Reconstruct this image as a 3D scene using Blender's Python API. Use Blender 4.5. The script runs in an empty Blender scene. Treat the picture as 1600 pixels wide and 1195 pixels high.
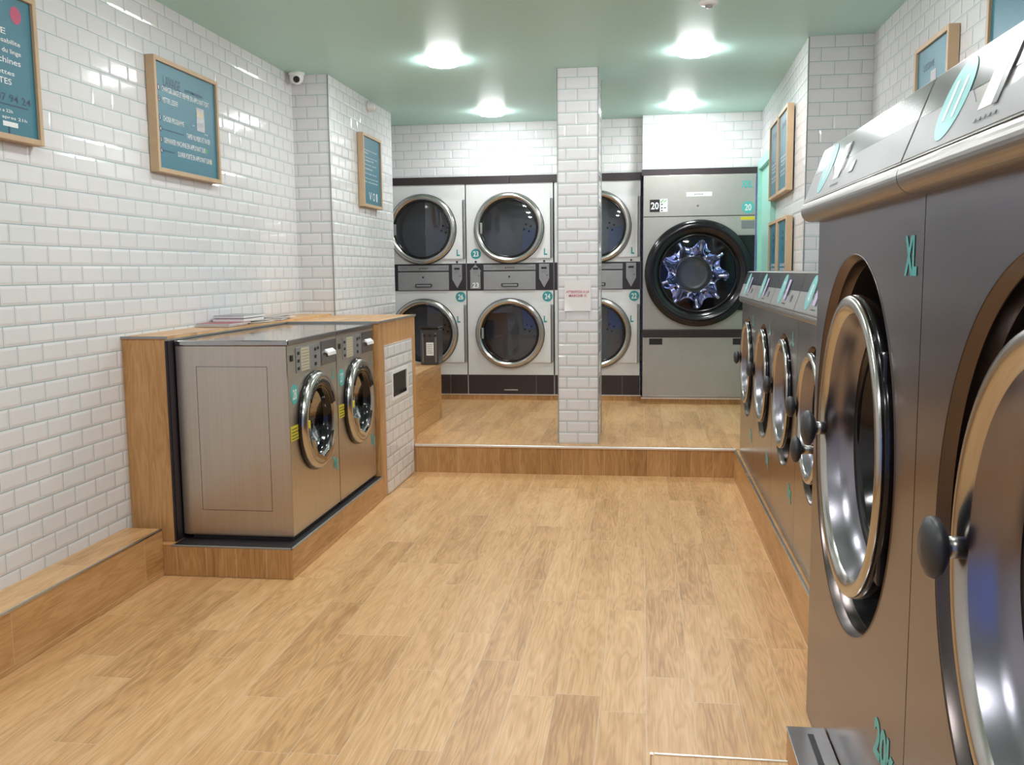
import bpy, bmesh, math, random
from mathutils import Vector, Matrix
random.seed(7)
PI = math.pi
SC = bpy.context.scene
COL = SC.collection

# ------------------------------------------------------------------ camera, world, exposure
def setup_camera():
    yaw, pitch, roll, f = 0.138, 0.1174, -0.0104, 1469.9
    cy, sy, cp, sp = math.cos(yaw), math.sin(yaw), math.cos(pitch), math.sin(pitch)
    F = Vector((-sy*cp, cy*cp, -sp)); R = Vector((cy, sy, 0)); U = R.cross(F)
    R2 = R*math.cos(roll) + U*math.sin(roll)
    U2 = -R*math.sin(roll) + U*math.cos(roll)
    cam = bpy.data.cameras.new('camera'); o = bpy.data.objects.new('camera', cam); COL.objects.link(o)
    m = Matrix((R2, U2, -F)).transposed().to_4x4(); m.translation = Vector((0, 0, 1.384))
    o.matrix_world = m
    cam.sensor_fit = 'HORIZONTAL'; cam.sensor_width = 36.0; cam.lens = f/1600*36
    cam.clip_start = 0.02
    SC.camera = o
setup_camera()
w = bpy.data.worlds.new('world'); SC.world = w; w.use_nodes = True
w.node_tree.nodes['Background'].inputs[0].default_value = (0.10, 0.14, 0.30, 1)
w.node_tree.nodes['Background'].inputs[1].default_value = 1.2
SC.view_settings.view_transform = 'Standard'
SC.view_settings.look = 'None'
SC.view_settings.gamma = 1.0
SC.view_settings.use_curve_mapping = False
SC.view_settings.exposure = 1.22
LAMP_POWER = 15.0

# ------------------------------------------------------------------ materials
class NT:
    def __init__(s, name):
        s.m = bpy.data.materials.new(name); s.m.use_nodes = True
        s.t = s.m.node_tree; s.n = s.t.nodes; s.b = s.n['Principled BSDF']; s.l = s.t.links
    def new(s, t, **k):
        n = s.n.new(t)
        for a, v in k.items(): setattr(n, a, v)
        return n
    def put(s, sock, v):
        if isinstance(v, (int, float)): sock.default_value = v
        elif isinstance(v, (tuple, list)): sock.default_value = tuple(v) if len(v) != 3 or sock.type == 'VECTOR' else (*v, 1)
        else: s.l.new(v, sock)
    def M(s, op, a, b=0.0, c=0.0, clamp=False):
        n = s.new('ShaderNodeMath', operation=op); n.use_clamp = clamp
        s.put(n.inputs[0], a); s.put(n.inputs[1], b); s.put(n.inputs[2], c)
        return n.outputs[0]
    def mix(s, f, a, b):
        n = s.new('ShaderNodeMix', data_type='RGBA')
        s.put(n.inputs[0], f); s.put(n.inputs[6], a); s.put(n.inputs[7], b)
        return n.outputs[2]
    def comb(s, x, y, z):
        n = s.new('ShaderNodeCombineXYZ'); s.put(n.inputs[0], x); s.put(n.inputs[1], y); s.put(n.inputs[2], z)
        return n.outputs[0]
    def sep(s, v):
        n = s.new('ShaderNodeSeparateXYZ'); s.put(n.inputs[0], v); return n.outputs
    def noise(s, vec, scale=5, detail=3, rough=.5, dist=0):
        n = s.new('ShaderNodeTexNoise'); s.put(n.inputs['Vector'], vec)
        n.inputs['Scale'].default_value = scale; n.inputs['Detail'].default_value = detail
        n.inputs['Roughness'].default_value = rough; n.inputs['Distortion'].default_value = dist
        return n.outputs[0]
    def white(s, vec):
        n = s.new('ShaderNodeTexWhiteNoise', noise_dimensions='3D'); s.put(n.inputs['Vector'], vec); return n.outputs[0]
    def ramp(s, f, stops):
        n = s.new('ShaderNodeValToRGB'); s.put(n.inputs[0], f); e = n.color_ramp.elements
        while len(e) < len(stops): e.new(0.5)
        for i, (p, c) in enumerate(stops): e[i].position = p; e[i].color = (*c, 1)
        return n.outputs[0]
    def bump(s, h, dist=1.0, strength=1.0):
        n = s.new('ShaderNodeBump'); s.put(n.inputs['Height'], h)
        n.inputs['Distance'].default_value = dist; n.inputs['Strength'].default_value = strength
        s.l.new(n.outputs[0], s.b.inputs['Normal'])
    def set(s, **k):
        names = dict(color='Base Color', rough='Roughness', metal='Metallic', coat='Coat Weight', coat_rough='Coat Roughness',
                     aniso='Anisotropic', spec='Specular IOR Level')
        for a, v in k.items(): s.put(s.b.inputs[names[a]], v)
        return s

def plain(name, color, rough=.5, metal=0., coat=0., var=.06):
    t = NT(name); t.set(rough=rough, metal=metal, coat=coat)
    g = t.new('ShaderNodeTexCoord').outputs['Object']
    n = t.noise(g, 14, 3)
    c2 = tuple(c*(1-var*2) for c in color)
    t.set(color=t.mix(n, color, c2))
    return t.m

def tile_mat(name, axis, u0, z0, W=.153, H=.0772, col=(.78, .775, .785), grout=(.22, .39, .41)):
    t = NT(name)
    P = t.sep(t.new('ShaderNodeNewGeometry').outputs['Position'])
    u = t.M('DIVIDE', t.M('SUBTRACT', P['XY'.index(axis)], u0), W)
    v = t.M('DIVIDE', t.M('SUBTRACT', P[2], z0), H)
    row = t.M('FLOOR', v)
    uu = t.M('ADD', u, t.M('MULTIPLY', t.M('FLOORED_MODULO', row, 2.0), .5))
    colm = t.M('FLOOR', uu)
    fu = t.M('SUBTRACT', uu, colm); fv = t.M('SUBTRACT', v, row)
    du = t.M('MULTIPLY', t.M('MINIMUM', fu, t.M('SUBTRACT', 1.0, fu)), W)
    dv = t.M('MULTIPLY', t.M('MINIMUM', fv, t.M('SUBTRACT', 1.0, fv)), H)
    d = t.M('MINIMUM', du, dv)
    g = t.M('LESS_THAN', d, .00135)
    h = t.M('MULTIPLY', t.M('DIVIDE', t.M('SUBTRACT', d, .0012), .0115, clamp=True), .0022)
    ids = t.comb(colm, row, 3.3)
    r1 = t.white(ids); r2 = t.white(t.comb(row, colm, 9.1))
    tilt = t.M('ADD', t.M('MULTIPLY', t.M('MULTIPLY', t.M('SUBTRACT', r1, .5), fu), .0011),
               t.M('MULTIPLY', t.M('MULTIPLY', t.M('SUBTRACT', r2, .5), fv), .0006))
    wob = t.M('MULTIPLY', t.noise(t.new('ShaderNodeNewGeometry').outputs['Position'], 16, 1), .0005)
    t.bump(t.M('ADD', t.M('ADD', h, tilt), wob))
    base = t.mix(r1, col, tuple(c*.965 for c in col))
    t.set(color=t.mix(g, base, grout), rough=t.M('ADD', t.M('MULTIPLY', g, .6), .09))
    return t.m

def wood_mat(name, ua, va, L=.9, W=.145, u0=0., v0=0., tint=(1, 1, 1), grout=(.70, .54, .36), rough=.36, gw=.0014, rand=True):
    """wood-look porcelain planks, long side along axis va"""
    t = NT(name)
    pos = t.new('ShaderNodeNewGeometry').outputs['Position']
    P = t.sep(pos)
    u = t.M('DIVIDE', t.M('SUBTRACT', P['XYZ'.index(ua)], u0), W)
    cu = t.M('FLOOR', u); fu = t.M('SUBTRACT', u, cu)
    off = t.white(t.comb(cu, 4.2, 1.0)) if rand else 0.0
    v = t.M('ADD', t.M('DIVIDE', t.M('SUBTRACT', P['XYZ'.index(va)], v0), L), off)
    cv = t.M('FLOOR', v); fv = t.M('SUBTRACT', v, cv)
    du = t.M('MULTIPLY', t.M('MINIMUM', fu, t.M('SUBTRACT', 1.0, fu)), W)
    dv = t.M('MULTIPLY', t.M('MINIMUM', fv, t.M('SUBTRACT', 1.0, fv)), L)
    d = t.M('MINIMUM', du, dv)
    g = t.M('MULTIPLY', t.M('LESS_THAN', d, gw), .75)
    r1 = t.white(t.comb(cu, cv, .5)); r2 = t.white(t.comb(cv, cu, 7.5))
    # grain coordinates: stretched along the plank, shifted per plank
    gx = t.M('ADD', t.M('MULTIPLY', fu, W*9), t.M('MULTIPLY', r1, 37.0))
    gy = t.M('ADD', t.M('MULTIPLY', fv, L*1.1), t.M('MULTIPLY', r2, 53.0))
    vec = t.comb(gx, gy, 0.0)
    warp = t.noise(vec, 1.6, 2)
    rings = t.M('SINE', t.M('MULTIPLY', t.M('ADD', t.M('MULTIPLY', warp, 5.5), t.M('MULTIPLY', gx, 1.0)), 11.0))
    rings = t.M('ADD', t.M('MULTIPLY', rings, .5), .5)
    fine = t.noise(t.comb(t.M('MULTIPLY', gx, 9.0), t.M('MULTIPLY', gy, 1.4), 0.0), 3.0, 5, .62)
    blot = t.noise(t.comb(gx, t.M('MULTIPLY', gy, .9), 2.0), 2.2, 3)
    lo = tuple(a*b for a, b in zip((.39, .20, .075), tint)); hi = tuple(a*b for a, b in zip((.79, .505, .255), tint))
    mid = tuple(a*b for a, b in zip((.65, .37, .16), tint))
    f = t.M('ADD', t.M('ADD', t.M('MULTIPLY', fine, .52), t.M('MULTIPLY', blot, .40)), t.M('MULTIPLY', rings, .10))
    f = t.M('ADD', f, t.M('MULTIPLY', t.M('SUBTRACT', r1, .5), .15))
    c = t.ramp(f, [(.32, lo), (.52, mid), (.70, hi)])
    c = t.mix(t.M('MULTIPLY', r2, .18), c, tuple(a*b for a, b in zip((.54, .30, .125), tint)))
    c = t.mix(g, c, grout)
    t.set(color=c, rough=rough)
    t.bump(t.M('MULTIPLY', t.M('SUBTRACT', fine, t.M('MULTIPLY', g, 1.5)), .0004))
    return t.m

def brushed(name, color=(.42, .41, .40), rough=.24, axis='X', amt=.00003, metal=1.0, streak=.10):
    t = NT(name)
    g = t.sep(t.new('ShaderNodeTexCoord').outputs['Object'])
    k = [22.0, 22.0, 22.0]; k['XYZ'.index(axis)] = .4
    v = t.comb(t.M('MULTIPLY', g[0], k[0]), t.M('MULTIPLY', g[1], k[1]), t.M('MULTIPLY', g[2], k[2]))
    n = t.noise(v, 3.5, 3, .6)
    big = t.noise(t.new('ShaderNodeTexCoord').outputs['Object'], 3, 3)
    t.set(color=t.mix(n, color, tuple(c*(1-streak*1.6) for c in color)), metal=metal,
          rough=t.M('ADD', t.M('MULTIPLY', big, .14), rough-.05))
    return t.m

def emis(name, color, strength):
    t = NT(name); t.set(color=(.9, .9, .9), rough=.4)
    t.b.inputs['Emission Color'].default_value = (*color, 1); t.b.inputs['Emission Strength'].default_value = strength
    return t.m

def glass_mat(name, tint=(.5, .52, .55), reflect=1.0, rough=.02):
    t = NT(name); t.n.remove(t.b)
    tr = t.new('ShaderNodeBsdfTransparent'); tr.inputs[0].default_value = (*tint, 1)
    gl = t.new('ShaderNodeBsdfGlossy'); gl.inputs['Roughness'].default_value = rough
    fr = t.new('ShaderNodeFresnel'); fr.inputs[0].default_value = 1.5
    f = t.M('MULTIPLY', fr.outputs[0], reflect, clamp=True)
    mx = t.new('ShaderNodeMixShader'); t.l.new(f, mx.inputs[0]); t.l.new(tr.outputs[0], mx.inputs[1]); t.l.new(gl.outputs[0], mx.inputs[2])
    t.l.new(mx.outputs[0], t.n['Material Output'].inputs[0])
    return t.m

MT = {}
MT['tile_l'] = tile_mat('tile_left', 'Y', 3.6835, .0385)
MT['tile_lf'] = tile_mat('tile_left_return', 'X', -2.27+.0765, .0385)
MT['tile_b'] = tile_mat('tile_back', 'X', -2.1026+.0765, .0944, W=.152)
MT['tile_bx'] = tile_mat('tile_back_niche', 'X', .0863+.0765, .0944, W=.152)
MT['tile_p'] = tile_mat('tile_pillar', 'X', -.4355, .195, H=.077)
MT['tile_ps'] = tile_mat('tile_pillar_side', 'Y', 6.424, .195, H=.077)
MT['tile_r'] = tile_mat('tile_right', 'Y', 5.83, .105)
MT['tile_rf'] = tile_mat('tile_right_return', 'X', 1.02, .105)
MT['tile_h'] = tile_mat('tile_hatch', 'Y', 5.60, .006, grout=(.16, .25, .24))
MT['floor'] = wood_mat('floor_planks', 'X', 'Y', u0=.02, L=.9, W=.147)
MT['riser'] = wood_mat('riser_planks_shaded', 'X', 'Z', u0=-1.548, v0=-.5, L=2.0, W=.1445, tint=(.80, .76, .66), rand=False)  # same tile as the floor; tint puts shade into the riser colour
MT['wood_y'] = wood_mat('planks_along_room_shaded', 'Z', 'Y', u0=.02, v0=.7, L=.9, W=.3, tint=(.86, .81, .72))  # darker tint paints shade onto side faces of the same tile
MT['wood_top'] = wood_mat('planks_top', 'X', 'Y', u0=-2.36, v0=.3, L=.9, W=.24)
MT['wood_vy'] = wood_mat('planks_upright_y_shaded', 'Y', 'Z', u0=5.62, v0=-.2, L=1.4, W=.72, tint=(.86, .81, .72), rand=False)  # tint darkened to paint shade on upright faces
MT['wood_vx'] = wood_mat('planks_upright_x_shaded', 'X', 'Z', u0=-2.44, v0=-.7, L=2.0, W=.31, tint=(.86, .81, .70), rand=False)  # upright faces again, shade mixed into the tint
MT['ceil'] = plain('ceiling_mint', (.50, .77, .70), .45, var=.01)
MT['mint'] = plain('mint_paint', (.36, .72, .62), .35, var=.02)
MT['alu'] = brushed('aluminium_trim', (.66, .65, .62), .22, 'Y')
MT['alux'] = brushed('aluminium_trim_x', (.90, .89, .86), .34, 'X', streak=.04)
MT['grey_edge'] = plain('grey_edge', (.36, .38, .38), .35, .6)
MT['steel'] = brushed('brushed_steel', (.42, .40, .395), .22, 'X')
MT['steel_v'] = brushed('brushed_steel_upright', (.68, .63, .56), .34, 'Z', streak=.12)
MT['steel_dark'] = plain('satin_steel_dark', (.215, .195, .22), .25, 1.0, var=.015)
MT['ring_satin'] = plain('ring_satin', (.55, .53, .50), .20, 1.0, var=.02)
MT['steel_top'] = plain('steel_top', (.50, .50, .49), .10, 1.0)
MT['chrome'] = plain('chrome', (.66, .65, .64), .10, 1.0, var=.02)
MT['satin'] = brushed('satin_steel', (.42, .40, .385), .30, 'X')
MT['pan_steel'] = plain('pan_steel', (.14, .115, .11), .25, 1.0, var=.02)
MT['bowl'] = plain('bowl_steel', (.30, .285, .33), .25, 1.0, var=.03)
MT['enamel'] = plain('white_enamel', (.70, .71, .71), .28, coat=.3, var=.02)
MT['enamel2'] = plain('white_enamel_door', (.78, .79, .79), .22, coat=.4, var=.02)
MT['xxl'] = plain('warm_grey_paint', (.43, .415, .385), .34, .35, var=.05)
MT['black'] = plain('black_plastic', (.008, .007, .009), .13)
MT['blackm'] = plain('black_matt', (.014, .012, .014), .5)
MT['plum'] = plain('dark_brown_panel', (.035, .024, .026), .33)
MT['band'] = plain('dark_band', (.022, .017, .024), .4)
MT['rubber'] = plain('knob_rubber', (.035, .036, .04), .45)
MT['grey'] = plain('grey_panel', (.33, .335, .34), .33, .35)
MT['ltgrey'] = plain('light_grey_label', (.33, .33, .34), .4)
MT['mid'] = plain('grey_film', (.27, .27, .28), .3, .6)
MT['film'] = plain('dark_metal_film', (.15, .148, .152), .26, 1.0, var=.02)
MT['teal'] = plain('teal_sticker', (.04, .31, .32), .4, var=.03)
MT['aqua'] = plain('aqua_sticker', (.10, .50, .49), .42, var=.03)
MT['aqua_lt'] = plain('pale_aqua_sticker', (.22, .60, .60), .35, var=.03)
MT['white'] = plain('white_print', (.85, .87, .88), .5, var=.02)
MT['yellow'] = plain('yellow_sticker', (.72, .62, .03), .5, var=.04)
MT['green'] = plain('green_sticker', (.08, .42, .10), .5)
MT['navy'] = plain('dark_print', (.03, .06, .12), .5)
MT['red'] = plain('red_print', (.62, .13, .18), .6)
MT['pink'] = plain('magenta_print', (.55, .07, .16), .5)
MT['cream'] = plain('cream_label', (.62, .58, .42), .5)
MT['lilac'] = plain('lilac_label', (.62, .55, .82), .35)
MT['poster'] = plain('poster_teal', (.026, .175, .245), .42, var=.03)
MT['oak'] = plain('light_wood_frame', (.60, .42, .255), .5, var=.10)
MT['paper'] = plain('paper', (.80, .78, .78), .6, var=.02)
MT['plastic_w'] = plain('white_plastic', (.88, .88, .88), .35, var=.02)
MT['drum'] = plain('drum_grey', (.24, .245, .26), .35, .5)
MT['drum_back'] = plain('drum_back_grey', (.36, .38, .39), .4, .4)
MT['dark_hole'] = plain('hole', (.004, .004, .004), .8)
MT['glass'] = glass_mat('smoked_glass', (.66, .68, .72), 2.2)
MT['glass_c'] = glass_mat('clear_glass', (.93, .94, .98), 1.0)
MT['glass_d'] = glass_mat('dark_glass', (.30, .30, .33), .45)
MT['blue_metal'] = plain('steel_blue_reflection', (.62, .68, .98), .16, 1.0, var=.06)  # blue reflections put into the flange colour
MT['blue_dark'] = plain('dark_steel_blue_reflection', (.10, .11, .30), .2, .8, var=.3)  # drum tinted with the blue reflections around the flange
MT['hub'] = plain('hub_grey', (.13, .135, .13), .33, .5)
MT['lamp'] = emis('lamp_diffuser', (.985, .985, 1.0), LAMP_POWER*3.4)
MT['lampring'] = plain('lamp_ring', (.75, .75, .74), .35)
MT['window'] = glass_mat('window_glass', (.9, .93, .97), 1.0)
MT['mag_red'] = plain('magazine_red', (.42, .08, .09), .35)
MT['mag_grey'] = plain('magazine_grey', (.30, .31, .33), .3)
MT['mag_beige'] = plain('magazine_beige', (.48, .42, .36), .35)
MT['mag_dark'] = plain('magazine_dark', (.06, .05, .07), .3)
MT['bin'] = plain('cuboid_dark', (.055, .055, .062), .3, coat=.2)

# ------------------------------------------------------------------ mesh building
class MB:
    def __init__(s): s.v = []; s.f = []; s.mi = []; s.sm = []
    def add(s, vs, fs, mi=0, smooth=False):
        o = len(s.v); s.v += [tuple(v) for v in vs]
        for f in fs: s.f.append(tuple(i+o for i in f)); s.mi.append(mi); s.sm.append(smooth)
        return s
    def box(s, x0, x1, y0, y1, z0, z1, bev=0., mi=0, seg=2):
        bm = bmesh.new()
        bmesh.ops.create_cube(bm, size=1)
        for v in bm.verts:
            v.co = Vector((x0+(v.co.x+.5)*(x1-x0), y0+(v.co.y+.5)*(y1-y0), z0+(v.co.z+.5)*(z1-z0)))
        if bev: bmesh.ops.bevel(bm, geom=bm.edges[:], offset=bev, segments=seg, profile=.5, affect='EDGES')
        bm.verts.index_update()
        s.add([v.co[:] for v in bm.verts], [[v.index for v in f.verts] for f in bm.faces], mi, False)
        bm.free(); return s
    def prism(s, pts, y0, y1, mi=0):
        """outline pts (x,z), extruded between y0 and y1"""
        n = len(pts)
        vs = [(x, y0, z) for x, z in pts] + [(x, y1, z) for x, z in pts]
        fs = [tuple(range(n)), tuple(reversed(range(n, 2*n)))] + [(i, i+n, (i+1) % n+n, (i+1) % n) for i in range(n)]
        return s.add(vs, fs, mi)
    def prismx(s, pts, x0, x1, mi=0, smooth=False):
        """outline pts (y,z), extruded along x"""
        n = len(pts)
        vs = [(x0, y, z) for y, z in pts] + [(x1, y, z) for y, z in pts]
        s.add(vs, [tuple(range(n)), tuple(reversed(range(n, 2*n)))], mi)
        o = len(s.v)
        return s.add(vs, [(i, i+n, (i+1) % n+n, (i+1) % n) for i in range(n)], mi, smooth)
    def lathe(s, prof, cx, cz, seg=72, kx=1., mi=0, smooth=True, a0=0., a1=2*PI, closed=False):
        """profile (r, y) turned about the y axis through (cx, cz)"""
        full = abs(a1-a0-2*PI) < 1e-6; n = seg if full else seg+1
        vs = []
        for r, y in prof:
            for i in range(n):
                a = a0+(a1-a0)*i/seg
                vs.append((cx+r*math.cos(a)*kx, y, cz+r*math.sin(a)))
        fs = []
        pr = len(prof)
        for j in range(pr if closed else pr-1):
            k = (j+1) % pr
            for i in range(seg):
                i2 = (i+1) % n
                fs.append((j*n+i, j*n+i2, k*n+i2, k*n+i))
        return s.add(vs, fs, mi, smooth)
    def disc(s, cx, cz, r, y0, y1, seg=40, mi=0, kx=1.):
        n = seg
        vs = [(cx+r*kx*math.cos(2*PI*i/n), y0, cz+r*math.sin(2*PI*i/n)) for i in range(n)]
        vs += [(x, y1, z) for x, y, z in vs]
        fs = [tuple(range(n)), tuple(reversed(range(n, 2*n)))] + [(i, i+n, (i+1) % n+n, (i+1) % n) for i in range(n)]
        return s.add(vs, fs, mi)
    def tube(s, p0, p1, r, seg=16, mi=0, smooth=True, r1=None):
        p0, p1 = Vector(p0), Vector(p1); d = (p1-p0).normalized()
        a = d.orthogonal().normalized(); b = d.cross(a); r1 = r if r1 is None else r1
        vs = [tuple(p0+(a*math.cos(t)+b*math.sin(t))*r) for t in [2*PI*i/seg for i in range(seg)]]
        vs += [tuple(p1+(a*math.cos(t)+b*math.sin(t))*r1) for t in [2*PI*i/seg for i in range(seg)]]
        s.add(vs, [(i, (i+1) % seg, (i+1) % seg+seg, i+seg) for i in range(seg)], mi, smooth)
        return s.add(vs, [tuple(range(seg)), tuple(range(seg, 2*seg))], mi)
    def hole_panel(s, x0, x1, z0, z1, y, cx, cz, rx, rz, seg=96, mi=0):
        """flat rectangle in the plane y with an elliptic opening"""
        ang = [2*PI*i/seg for i in range(seg)]
        for X, Z in ((x0, z0), (x1, z0), (x1, z1), (x0, z1)):
            a = math.atan2(Z-cz, X-cx) % (2*PI)
            k = min(range(seg), key=lambda i: abs((ang[i]-a+PI) % (2*PI)-PI)); ang[k] = a
        inner, outer = [], []
        for a in ang:
            c, q = math.cos(a), math.sin(a)
            k = 1/math.sqrt((c/rx)**2+(q/rz)**2)
            inner.append((cx+c*k, y, cz+q*k))
            ts = []
            if c > 1e-9: ts.append((x1-cx)/c)
            if c < -1e-9: ts.append((x0-cx)/c)
            if q > 1e-9: ts.append((z1-cz)/q)
            if q < -1e-9: ts.append((z0-cz)/q)
            tt = min(ts); outer.append((cx+c*tt, y, cz+q*tt))
        n = seg
        return s.add(inner+outer, [(i, (i+1) % n, (i+1) % n+n, i+n) for i in range(n)], mi)
    def quad(s, a, b, c, d, mi=0): return s.add([a, b, c, d], [(0, 1, 2, 3)], mi)
    def build(s, name, mats, parent=None, mtx=None):
        me = bpy.data.meshes.new(name)
        me.from_pydata(s.v, [], s.f)
        if not isinstance(mats, (list, tuple)): mats = [mats]
        for m in mats: me.materials.append(MT[m] if isinstance(m, str) else m)
        for p, i, q in zip(me.polygons, s.mi, s.sm): p.material_index = i; p.use_smooth = q
        bm = bmesh.new(); bm.from_mesh(me)
        bmesh.ops.remove_doubles(bm, verts=bm.verts, dist=1e-6)
        bmesh.ops.recalc_face_normals(bm, faces=bm.faces)
        bm.to_mesh(me); bm.free()
        if mtx is not None: me.transform(mtx)
        o = bpy.data.objects.new(name, me); COL.objects.link(o)
        if parent: o.parent = parent
        return o

def tag(o, label=None, cat=None, group=None, kind=None):
    if label: o['label'] = label
    if cat: o['category'] = cat
    if group: o['group'] = group
    if kind: o['kind'] = kind
    return o
def thing(name, label, cat, loc=(0, 0, 0), rz=0., group=None):
    o = bpy.data.objects.new(name, None); COL.objects.link(o)
    o.location = loc; o.rotation_euler = (0, 0, rz); o.empty_display_size = .1
    return tag(o, label, cat, group)
def struct(name, mb, mats): return tag(mb.build(name, mats), kind='structure')
def copy_tree(o, parent=None):
    c = o.copy(); COL.objects.link(c); c.parent = parent
    for ch in list(o.children): copy_tree(ch, c)
    return c

_tc = {}
def text_mb(mb, s, cx, cz, w, h, y, mi=0, bold=.022, depth=.0006):
    """lettering centred at (cx, cz), fitted in w x h, on the plane y facing -y"""
    key = (s, bold)
    if key not in _tc:
        cu = bpy.data.curves.new('lettering', 'FONT'); cu.body = s; cu.offset = bold; cu.resolution_u = 3
        ob = bpy.data.objects.new('lettering', cu); COL.objects.link(ob)
        dg = bpy.context.evaluated_depsgraph_get(); dg.update()
        me = bpy.data.meshes.new_from_object(ob.evaluated_get(dg))
        _tc[key] = ([v.co[:] for v in me.vertices], [tuple(p.vertices) for p in me.polygons])
        bpy.data.objects.remove(ob); bpy.data.curves.remove(cu); bpy.data.meshes.remove(me)
    vs, fs = _tc[key]
    if not vs: return
    x0 = min(v[0] for v in vs); x1 = max(v[0] for v in vs); z0 = min(v[1] for v in vs); z1 = max(v[1] for v in vs)
    if w is None: w = h*(x1-x0)/(z1-z0)
    o = [(cx+((v[0]-x0)/(x1-x0)-.5)*w, y, cz+((v[1]-z0)/(z1-z0)-.5)*h) for v in vs]
    mb.add(o, fs, mi)

def sticker_disc(parent, num, cx, cz, r, y=-.0015, mat='teal', tw=1.05):
    d = MB().disc(cx, cz, r, y, y+.0012, 40).build('number_sticker', mat, parent)
    t = MB(); text_mb(t, num, cx, cz, r*tw*(.55 if len(num) == 1 else 1), r*1.05, y-.0006)
    t.build('number', 'white', d)
    d['label'] = 'round %s sticker with white number %s' % ('aqua' if 'aqua' in mat else 'teal', num)
    return d
def sticker_text(parent, s, cx, cz, w, h, y=-.0012, mat='aqua', label=None):
    t = MB(); text_mb(t, s, cx, cz, w, h, y, bold=.045)
    o = t.build('letter_sticker', mat, parent)
    if label: o['label'] = label
    return o

# ------------------------------------------------------------------ room
ZC, ZS, YS = 2.7191, .195, 6.305
XL, XCH, YCH, YCE = -2.37, -2.115, 6.32, 7.95
XRF, YRJ, XRN = .965, 5.83, 1.311
YB, YBX = 8.60, 8.455
YF = -1.6
m = MB()
m.quad((XL, YF, 0), (1.4, YF, 0), (1.4, YS+.02, 0), (XL, YS+.02, 0))
m.quad((XL, YF, -.1), (1.4, YF, -.1), (1.4, YS, -.1), (XL, YS, -.1))
struct('floor', m, 'floor')
m = MB()
m.quad((XL, YS, ZS), (1.4, YS, ZS), (1.4, 9.4, ZS), (XL, 9.4, ZS), 0)
m.quad((XL, YS, 0), (1.4, YS, 0), (1.4, YS, ZS), (XL, YS, ZS), 1)
struct('floor', m, ['floor', 'riser'])
m = MB(); m.box(XL-.2, 1.6, YF-.2, 9.6, ZC, ZC+.1); struct('ceiling', m, 'ceil')
m = MB()
m.quad((XL, YF, 0), (XL, YCH, 0), (XL, YCH, ZC), (XL, YF, ZC), 0)
m.quad((XL, YCH, 0), (XCH, YCH, 0), (XCH, YCH, ZC), (XL, YCH, ZC), 1)
m.quad((XCH, YCH, 0), (XCH, YCE, 0), (XCH, YCE, ZC), (XCH, YCH, ZC), 0)
m.quad((XCH, YCE, 0), (-2.5, YCE, 0), (-2.5, YCE, ZC), (XCH, YCE, ZC), 1)
m.quad((-2.5, YCE, 0), (-2.5, 9.4, 0), (-2.5, 9.4, ZC), (-2.5, YCE, ZC), 0)
struct('wall_left', m, ['tile_l', 'tile_lf'])
m = MB()
m.quad((XRN, YF, 0), (XRN, YRJ, 0), (XRN, YRJ, ZC), (XRN, YF, ZC), 0)
m.quad((.950, YRJ, 0), (XRN, YRJ, 0), (XRN, YRJ, ZC), (.950, YRJ, ZC), 1)
m.quad((.950, YRJ, 0), (1.015, YB+.1, 0), (1.015, YB+.1, ZC), (.950, YRJ, ZC), 0)
struct('wall_right', m, ['tile_r', 'tile_rf'])
ZT = 2.246
m = MB()      # tiled bulkhead over the dryers, the right part stands a little forward
m.box(-2.5, -.004, YB-.004, 9.3, ZT, ZC-.001, mi=0)
m.box(-.004, 1.1, YBX, 9.3, ZT+.004, ZC-.001, mi=1)
m.quad((-2.5, 9.35, 0), (1.1, 9.35, 0), (1.1, 9.35, ZC), (-2.5, 9.35, ZC), 0)
struct('wall_back', m, ['tile_b', 'tile_bx'])
# dark trims above the dryers
struct('trim_1', MB().box(-2.5, -1.2, YB-.012, YB+.02, 2.181, ZT+.002).box(-1.196, -.012, YB-.012, YB+.02, 2.181, ZT+.002), 'plum')
struct('trim_2', MB().box(-.010, 1.004, YBX-.014, YBX+.02, 2.203, ZT+.008), 'plum')
# metal strip on the step edge
struct('trim_3', MB().box(-1.562, .622, YS-.012, YS+.012, ZS-.012, ZS+.004, .003), 'alux')
# pillar with metal corner strips
PX0, PX1, PY0, PY1 = -.5696, -.2949, 6.424, 6.88
m = MB().box(PX0, PX1, PY0, PY1, ZS, ZC-.001)
for i, p in enumerate(m.f):
    xs = {round(m.v[k][0], 4) for k in p}
    if len(xs) == 1: m.mi[i] = 1
struct('wall_pillar', m, ['tile_p', 'tile_ps'])
m = MB()
for x in (PX0, PX1):
    m.box(x-.003, x+.003, PY0-.003, PY0+.003, ZS, ZC-.002)
    m.box(x-.003, x+.003, PY1-.003, PY1+.003, ZS, ZC-.002)
struct('trim_4', m, 'grey_edge')
struct('trim_5', MB().box(XCH-.004, XCH+.003, YCH-.003, YCH+.004, 1.09, ZC-.002), 'grey_edge')
struct('trim_6', MB().box(.946, .953, YRJ-.003, YRJ+.004, 0.2, ZC-.002), 'grey_edge')
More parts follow.
